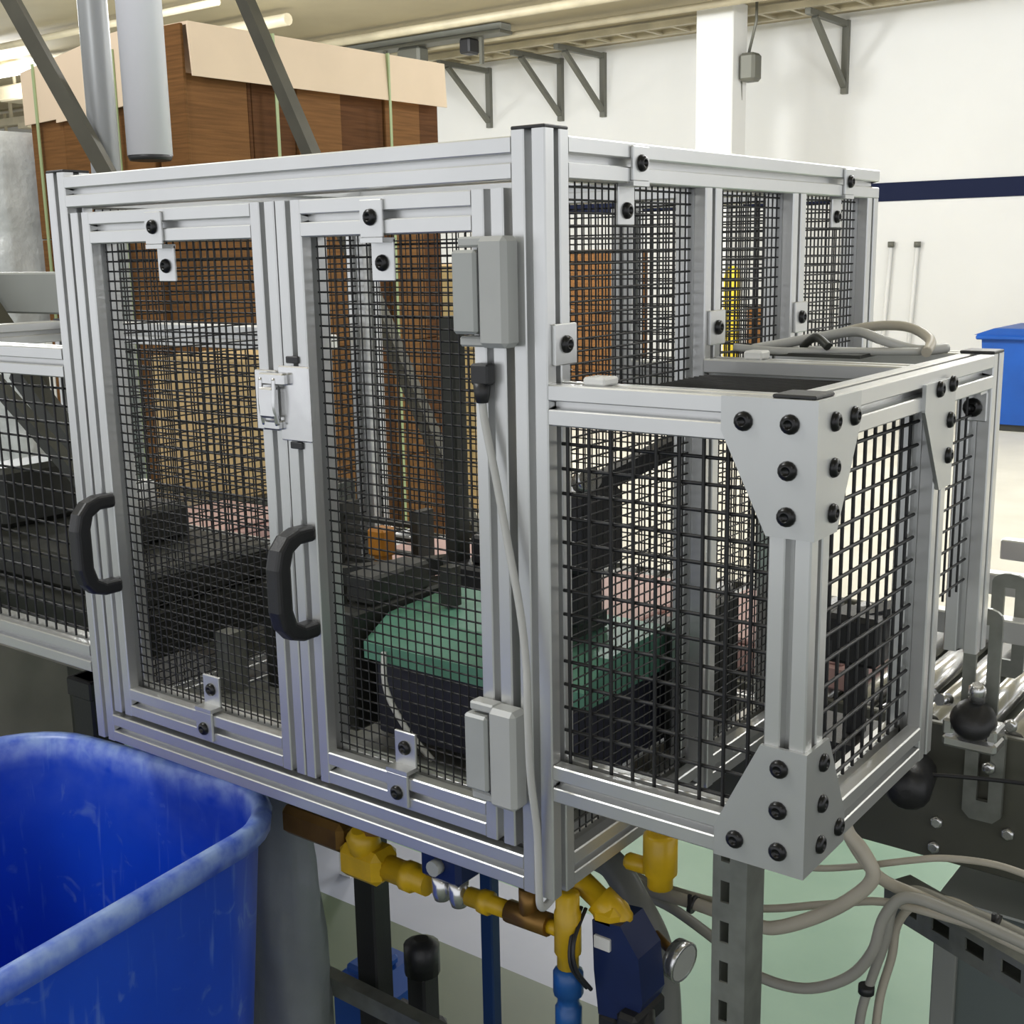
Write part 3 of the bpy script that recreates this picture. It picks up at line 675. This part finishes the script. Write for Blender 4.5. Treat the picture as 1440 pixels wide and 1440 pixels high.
for (u, v, lab) in ((975, 1272, 'black cable tie on the hose left of the strut channel'), (1400, 1300, 'black cable tie on the bundle at the slotted angle')):
    p = at(u, v, y=.30 if u < 1000 else .33); MB().lathe([(.012, -.003), (.012, .003)], p, (1, 0, -.25), 12).box(p.x-.002, p.x+.002, p.y-.012, p.y-.008, p.z, p.z+.018).build('cable_tie', BLK, None, lab, 'cable tie')
m = MB().lathe([(.010, 0), (.010, .01)], at(1218, 1396, y=.375), (0, 0, 1), 12); m.build('hose_clip', BLK, label='black clip on the grey hose by the cabinet edge', cat='hose clip')
# cables coiled on top of the guard box
def top(x, y, z=0): return Vector((x, y, z1b+.006+z))
m = MB().tube([top(.02, .40), top(.05, .43, .006), top(.09, .45, .014), top(.13, .45, .02), top(.17, .43, .012), top(.20, .46, .0), top(.22, .50)], .006, 8)
m.build('grey_cable', CBL, None, 'grey cable arched over the top of the guard box', 'cable', 'cables on top of the guard box')
m = MB().tube([top(.01, .37, .004), top(.06, .385), top(.11, .40), top(.16, .42), top(.21, .44)], .0045, 8); m.build('grey_cable', CBL, None, 'grey cable lying flat across the guard box top', 'cable', 'cables on top of the guard box')
m = MB().tube([top(.08, .47, .01), top(.12, .50, .022), top(.17, .50, .024), top(.21, .47, .012), top(.22, .43, .0)], .006, 8); m.build('grey_cable', BEI, None, 'beige cable loop rising behind the guard box top', 'cable', 'cables on top of the guard box')
m = MB().box(.03, .16, .385, .47, z1b, z1b+.004); m.tube([top(.08, .41, .004), top(.10, .40, .016), top(.12, .39, .006)], .005, 8); m.build('cable_tray', DRK, label='dark tray under the cables on the guard box top', cat='tray')
m = MB().box(.045, .068, .325, .348, z1b, z1b+.010, .002); m.build('cable_clip', WHP, label='white clip on the rear rail of the guard box', cat='clip', group='white clips on the guard box')
m = MB().box(.035, .06, .008, .034, z1b, z1b+.008, .002); m.build('cable_clip', WHP, label='white clip on the front rail of the guard box', cat='clip', group='white clips on the guard box')

# ================================================================ blue bin in the foreground
def blue_bin():
    th = R(6); c = Vector((-.735, -.325)); w, l, h, r = .560, .790, .90, .13
    def ring(sw, sl, z, rr, n=8):
        P = []
        for cx, cy, a0 in ((1, 1, 0), (-1, 1, 90), (-1, -1, 180), (1, -1, 270)):
            for i in range(n+1):
                a = R(a0 + 90*i/n); x = cx*(sw/2-rr) + rr*math.cos(a); y = cy*(sl/2-rr) + rr*math.sin(a)
                P.append(Vector((c.x + x*math.cos(th) - y*math.sin(th), c.y + x*math.sin(th) + y*math.cos(th), z)))
        return P
    spec = []   # outer bottom to rim to inner bottom
    for k in range(9):
        t = k/8; spec.append((w-.10*(1-t), l-.10*(1-t), .02+t*(h-.06), r, 0))
    spec += [(w+.004, l+.004, h-.036, r, .1), (w+.030, l+.030, h-.032, r+.01, .5), (w+.034, l+.034, h-.012, r+.01, .9), (w+.024, l+.024, h-.001, r+.01, 1), (w+.004, l+.004, h, r, 1), (w-.010, l-.010, h-.008, r, .9), (w-.016, l-.016, h-.04, r, .25)]
    for k in range(9):
        t = 1-k/8; spec.append((w-.016-.10*(1-t), l-.016-.10*(1-t), .03+t*(h-.08), r, .12 if k == 0 else 0))
    V = []; rim = []
    for s in spec:
        q = ring(*s[:4]); V += q; rim += [s[4]]*len(q)
    n = len(V)//len(spec); F = []
    for i in range(len(spec)-1):
        for k in range(n): F.append([i*n+k, i*n+(k+1) % n, (i+1)*n+(k+1) % n, (i+1)*n+k])
    m = MB(); m.poly(V, F, True); m.f += [list(range(n)), [(len(spec)-1)*n+k for k in range(n)]]; m.sm += [False]*2; m.mi += [0]*2
    o = m.build('blue_bin', BIN, label='large worn blue plastic bin in the left foreground', cat='bin')
    a = o.data.attributes.new('rim', 'FLOAT', 'POINT'); a.data.foreach_set('value', rim)
    return o
blue_bin()
# cloudy plastic sack leaning behind the bin corner
def sack():
    m = MB(); n = 20; lv = 14; V = []
    for j in range(lv+1):
        t = j/lv; z = t*.86
        for k in range(n):
            a = 2*math.pi*k/n; r = (.072 + .008*math.sin(3*a+j*.6) + .006*math.sin(7*a+j)) * (1.0-.42*t**1.6)
            V.append((-.640 + r*1.15*math.cos(a), .185 + r*.8*math.sin(a), z))
    F = [[j*n+k, j*n+(k+1) % n, (j+1)*n+(k+1) % n, (j+1)*n+k] for j in range(lv) for k in range(n)]
    m.poly(V, F, True); m.f += [list(range(n)), [lv*n+k for k in range(n)]]; m.sm += [True]*2; m.mi += [0]*2
    return m.build('plastic_sack', FILM, label='cloudy grey plastic sack standing behind the blue bin corner', cat='sack')
sack()

# ================================================================ cardboard piles behind
pa = empty('cardboard_pile', (-2.9, 2.95, 0), None, None)
tag(pa, 'tall strapped pile of brown cardboard flats with pale lid', 'cardboard pile', 'cardboard piles')
pa.location = (-3.3, 2.95, 0); WL[pa.name] = Vector(pa.location)
xs1, xf = -3.206, -3.40
seg = [(2.20, 2.51, KRL), (2.51, 2.535, KRD), (2.535, 2.77, KRD), (2.77, 3.03, KRL), (3.03, 3.31, KRD), (3.31, 3.55, KRL), (3.55, 3.69, KRD)]
def pallet(parent, x0, x1, y0, y1):
    m = MB()
    for i in range(3): m.box(x0+(x1-x0-.1)*i/2, x0+(x1-x0-.1)*i/2+.1, y0, y1, 0, .10)
    n = max(4, int((y1-y0)/.2))
    for i in range(n): m.box(x0, x1, y0+(y1-y0)*i/n, y0+(y1-y0)*(i+.7)/n, .10, .125)
    return m.build('pallet', PAL, parent)
pallet(pa, -3.40, -3.23, 2.2, 3.68)
for i, (y0, y1, mt) in enumerate(seg):
    jit = (.0, -.012, -.01, .004, -.012, .0, -.014)[i]
    for j in range(4):
        z0 = .125 + j*.55; MB().box(-3.395, xs1-.03+jit+random.uniform(-.006, .006), y0+.002, y1-.002, z0+.002, min(z0+.548, 2.315), .003).build('bundle', mt, pa)
m = MB().box(xf, -3.228, 2.185, 2.199, .125, 2.49, .002); m.build('edge_board', KRF, pa)
# pale lid with flap over the long side
m = MB().box(-3.40, xs1-.012, 2.205, 3.70, 2.485, 2.497); m.prism([(xs1-.012, 2.497), (xs1+.004, 2.30), (xs1+.010, 2.30), (xs1, 2.497)], 1, 2.205, 3.70); m.build('lid', KRT, pa)
for y in (2.62, 3.30):
    m = MB().box(xs1+.011, xs1+.014, y-.008, y+.008, .1, 2.30).box(xs1-.0, xs1+.014, y-.005, y+.005, 2.30, 2.50); m.build('strap', STP, pa)
pb2 = empty('cardboard_pile', (-3.83, 2.6, 0)); tag(pb2, 'lower cardboard pile with pale drooping lid at the far left', 'cardboard pile', 'cardboard piles')
pallet(pb2, -4.24, -3.42, 2.16, 3.0)
for i, (x0, x1, mt) in enumerate(((-4.24, -4.00, KRL), (-4.00, -3.70, KRF), (-3.70, -3.415, KRL))):
    for j in range(4):
        z0 = .125+j*.53; MB().box(x0+.002, x1-.002, 2.165+random.uniform(0, .008), 3.0, z0+.002, min(z0+.528, 2.23), .003).build('bundle', mt, pb2)
m = MB().prism([(-4.25, 2.192), (-4.02, 2.20), (-4.02, 2.186), (-3.80, 2.195), (-3.405, 2.228), (-3.405, 2.502), (-3.66, 2.487), (-4.25, 2.405)], 1, 2.148, 2.158)
m.prism([(-4.25, 2.405), (-3.66, 2.487), (-3.405, 2.502), (-3.405, 2.494), (-3.66, 2.479), (-4.25, 2.397)], 1, 2.158, 3.0); m.build('lid', KRT, pb2)
for x in (-4.15, -3.60): MB().box(x-.008, x+.008, 2.142, 2.147, .1, 2.43).build('strap', STP, pb2)
# wrapped pallet at the left edge
wp = empty('wrapped_pallet', (-4.75, 2.4, 0), 'stretch wrapped white pallet load at the left picture edge', 'pallet load')
m = MB()
def wrapped():
    n = 48; lv = 40; V = []
    for j in range(lv+1):
        z = .13 + 2.04*j/lv; lay = .010 if j % 8 in (0, 7) else 0
        for k in range(n):
            q_ = k/n*4; q = int(q_); f = q_-q; c = [(-5.2, 2.0), (-4.29, 2.0), (-4.29, 2.8), (-5.2, 2.8)]
            a, b = c[q], c[(q+1) % 4]; x = a[0]+(b[0]-a[0])*f; y = a[1]+(b[1]-a[1])*f
            w_ = .004*math.sin(j*1.3+k*.9)+random.uniform(-.0035, .0035)+lay
            V.append((x+(-4.745-x)*w_*2, y+(2.4-y)*w_*2, z))
    F = [[j*n+k, j*n+(k+1) % n, (j+1)*n+(k+1) % n, (j+1)*n+k] for j in range(lv) for k in range(n)]
    m.poly(V, F, True); m.f += [list(range(n)), [lv*n+k for k in range(n)]]; m.sm += [False]*2; m.mi += [0]*2
    m.build('load', WRP, wp)
wrapped(); pallet(wp, -5.2, -4.29, 2.0, 2.8)
# cartons on pallets seen through the doors
def carton(x0, x1, y0, y1, z0, z1, lab, mt=TANB, grp=None):
    c = MB().box(x0, x1, y0, y1, z0, z1, .006).build('carton', mt, None, lab, 'carton', grp)
    MB().box(x0+.0, x1, (y0+y1)/2-.03, (y0+y1)/2+.03, z1, z1+.002).build('tape', KRT, c)
    return c
zz = [('bottom', 0, .52), ('middle', .52, 1.04), ('top', 1.04, 1.56)]
for (nm, a, b) in zz:
    carton(-5.10, -4.62, 5.0, 5.5, a, b-.003, '%s tan carton in the left column of the far carton stack' % nm, TANB, 'tan cartons behind the enclosure')
    carton(-4.60, -4.10, 5.0, 5.5, a, b-.003, '%s tan carton in the right column of the far carton stack' % nm, TANB, 'tan cartons behind the enclosure')
for (nm, a, b) in (('bottom', 0, .55), ('middle', .55, 1.10), ('top', 1.10, 1.64)):
    carton(-5.78, -5.25, 8.5, 9.0, a, b-.003, '%s brown carton of the farthest stack near the column' % nm, KRL, 'brown cartons near the column')
yb = empty('bollard', (-4.385, 9.0, 0), 'yellow guard bollard with domed top before the back wall', 'bollard')
MB().lathe([(.075, 0), (.075, 1.38), (.06, 1.44), (.03, 1.47), (.002, 1.475)], (-4.385, 9.0, 0), n=18).build('tube', YBO, yb)
MB().box(-4.51, -4.26, 8.87, 9.13, 0, .012).build('base_plate', YBO, yb)
carton(-4.24, -3.97, 9.0, 9.3, 0, 1.12, 'tall brown carton beside the yellow bollard', KRL)
# far blue bin
fb = empty('blue_tote', (-2.1, 10.6, 0), 'far blue plastic tote on the pale floor by the back wall', 'tote')
m = MB().prism([(-2.50, .06), (-1.62, .06), (-1.56, .84), (-2.56, .84)], 1, 10.2, 11.0); m.build('body', FBIN, fb)
m = MB().box(-2.60, -1.52, 10.16, 11.04, .80, .84, .01).prism([(-2.62, .84), (-1.5, .84), (-1.62, .90), (-2.45, .90)], 1, 10.18, 11.02); m.build('lid', FBIN, fb)
m = MB().box(-2.5, -1.62, 10.22, 10.98, 0, .06, .004); m.build('base', DRK, fb)

# ================================================================ poles and struts behind the enclosure
m = MB().lathe([(.046, 0), (.046, 4.1)], (-2.79, 1.5, 0), n=18); m.build('grey_pole', POG, label='round grey steel pole behind the enclosure', cat='pole')
m = MB().lathe([(.068, 1.935), (.068, 4.1)], (-2.56, 1.5, 0), n=20); wpp = m.build('hanging_pipe', POW, label='pale hanging pipe with dark open end above the enclosure', cat='pipe')
MB().lathe([(.062, 1.92), (.068, 1.936)], (-2.56, 1.5, 0), n=20).build('end_ring', BLK, wpp)
a = at(15, 0, y=1.3); b_ = at(135, 215, y=1.42); d = (Vector(b_)-Vector(a))
m = MB().beam(Vector(a)-d*3.2, Vector(b_)+d*.25, .045); m.build('dark_strut', STD, label='dark diagonal strut meeting the grey pole at left', cat='strut', group='diagonal struts')
a = at(345, 0, y=1.3); b_ = at(435, 210, y=1.3); d = (Vector(b_)-Vector(a))
m = MB().beam(Vector(a)-d*4.6, Vector(b_)+d*3.2, .034); m.build('dark_strut', STD, label='dark diagonal strut crossing before the strapped cardboard pile', cat='strut', group='diagonal struts')

# ================================================================ wall and ceiling fittings
for i, (x, lab) in enumerate(((-9.77, 'leftmost triangular wall bracket under the cable tray'), (-8.615, 'second triangular wall bracket from the left'), (-7.972, 'third triangular wall bracket, left of the column'), (-4.84, 'triangular wall bracket right of the white column'))):
    m = MB().box(x-.035, x+.035, 12.44, 12.5, 3.26, 4.02).box(x-.03, x+.03, 11.45, 12.44, 3.95, 4.01)
    m.beam((x, 12.44, 3.34), (x, 11.62, 3.95), .06, .05); m.build('wall_bracket', BRK, None, lab, 'wall bracket', 'triangular wall brackets')
m = MB().box(-12.5, 4, 11.40, 11.46, 4.01, 4.075).box(-12.5, 4, 11.85, 11.91, 4.01, 4.075)
k = -12.4
while k < 4: m.box(k, k+.04, 11.46, 11.85, 4.012, 4.03); k += .35
m.build('cable_tray_run', PIP, label='long cream cable tray carried by the wall brackets', cat='cable tray')
for (y, z, r, lab) in ((8.2, 3.98, .06, 'thick'), (7.3, 4.02, .035, 'slim'), (9.6, 4.0, .045, 'middle'), (10.6, 4.0, .035, 'rear')):
    m = MB().tube([(-28, y, z), (2.5 if y > 9 else -9.0, y, z)], r, 10, False); m.build('ceiling_pipe', PIP, None, '%s cream pipe running along under the ceiling' % lab, 'pipe', 'ceiling pipes')
for (x, lab) in ((-14.6, 'left'), (-12.6, 'middle'), (-10.9, 'right')):
    m = MB().box(x-.45, x+.45, 8.6, 9.0, 3.72, 3.92, .02)
    for q in (-.35, .35): m.box(x+q-.015, x+q+.015, 8.78, 8.81, 3.92, 4.1)
    m.build('ceiling_heater', PIP, None, '%s boxy cream unit heater hung under the ceiling' % lab, 'heater', 'hung ceiling units')
for i, (y, z, x0, x1, lab) in enumerate(((9.9, 3.70, -29, -16.0, 'front'), (11.2, 3.55, -29, -15.0, 'rear'), (8.9, 3.86, -29, -17.5, 'upper'))):
    m = MB().box(x0, x1, y-.05, y+.05, z-.05, z+.05)
    k = x0+.6
    while k < x1: m.box(k-.02, k+.02, y-.02, y+.02, z+.05, 4.1).box(k+.3, k+.55, y-.09, y+.09, z-.13, z-.05); k += 1.15
    m.build('busbar_run', PIP, None, '%s hanging busbar run with small boxes at upper left' % lab, 'busbar', 'hanging busbar runs')
tl = empty('tube_light', (-14.0, 8.2, 3.88), 'hanging fluorescent tube light under the ceiling at upper left', 'light')
MB().box(-14.8, -13.2, 8.1, 8.3, 3.97, 4.03, .01).build('housing', WHP, tl)
for x in (-14.6, -13.4): MB().box(x-.01, x+.01, 8.19, 8.21, 4.03, 4.1).build('hanger', BRK, tl)
for y in (8.15, 8.25): MB().tube([(-14.75, y, 3.945), (-13.25, y, 3.945)], .019, 8, False).build('tube', TUB, tl)
ot = empty('overhead_trolley', (-8.9, 10.4, 3.9), 'grey overhead trolley beam with hanging rods above the brackets', 'trolley')
m = MB().box(-10.6, -7.9, 10.3, 10.5, 4.02, 4.095, .01); m.build('beam', LGREY, ot)
m = MB().box(-10.6, -7.9, 10.28, 10.52, 3.985, 4.02, .004); m.build('lower_flange', BRK, ot)
for x in (-9.7, -8.25): MB().box(x-.02, x+.02, 10.38, 10.42, 3.70, 3.985).build('rod', BRK, ot)
MB().box(-9.45, -9.1, 10.3, 10.5, 3.72, 3.985, .03).build('hoist_body', BRK, ot)
MB().box(-8.5, -8.35, 10.3, 10.5, 3.82, 3.985, .02).build('hoist_block', BLK, ot)
# fitting beside the column
sp = empty('wall_speaker', (-5.2, 11.2, 3.1), 'brown box fitting hung beside the white column', 'speaker')
p = at(1055, 95, y=11.2)
MB().box(p.x-.09, p.x+.09, 11.1, 11.3, p.z-.14, p.z+.14, .03).build('body', BRK, sp)
m = MB().tube([(p.x-.02, 11.2, p.z+.14), (p.x+.06, 11.2, p.z+.45), (p.x+.06, 11.2, 4.1)], .015, 6, False); m.build('hanger', BRK, sp)
m = MB().tube([(p.x-.10, 11.2, p.z-.12), (p.x-.12, 11.25, p.z-.5), (p.x-.12, 11.25, p.z-.85)], .012, 6); m.build('cord', BRK, sp)
for (u, lab) in ((1253, 'left'), (1290, 'right')):
    a = at(u, 345, y=12.46); b_ = at(u-12, 480, y=12.46); d = Vector(b_)-Vector(a)
    c = MB().tube([Vector(a), Vector(a)+d*1.35], .022, 8, False).build('wall_conduit', WALL, None, '%s of two thin white conduits on the white wall' % lab, 'conduit', 'white conduits on the wall')
    MB().lathe([(.035, -.02), (.035, .04)], a, (0, 0, 1), 10).build('conduit_cap', BRK, c)
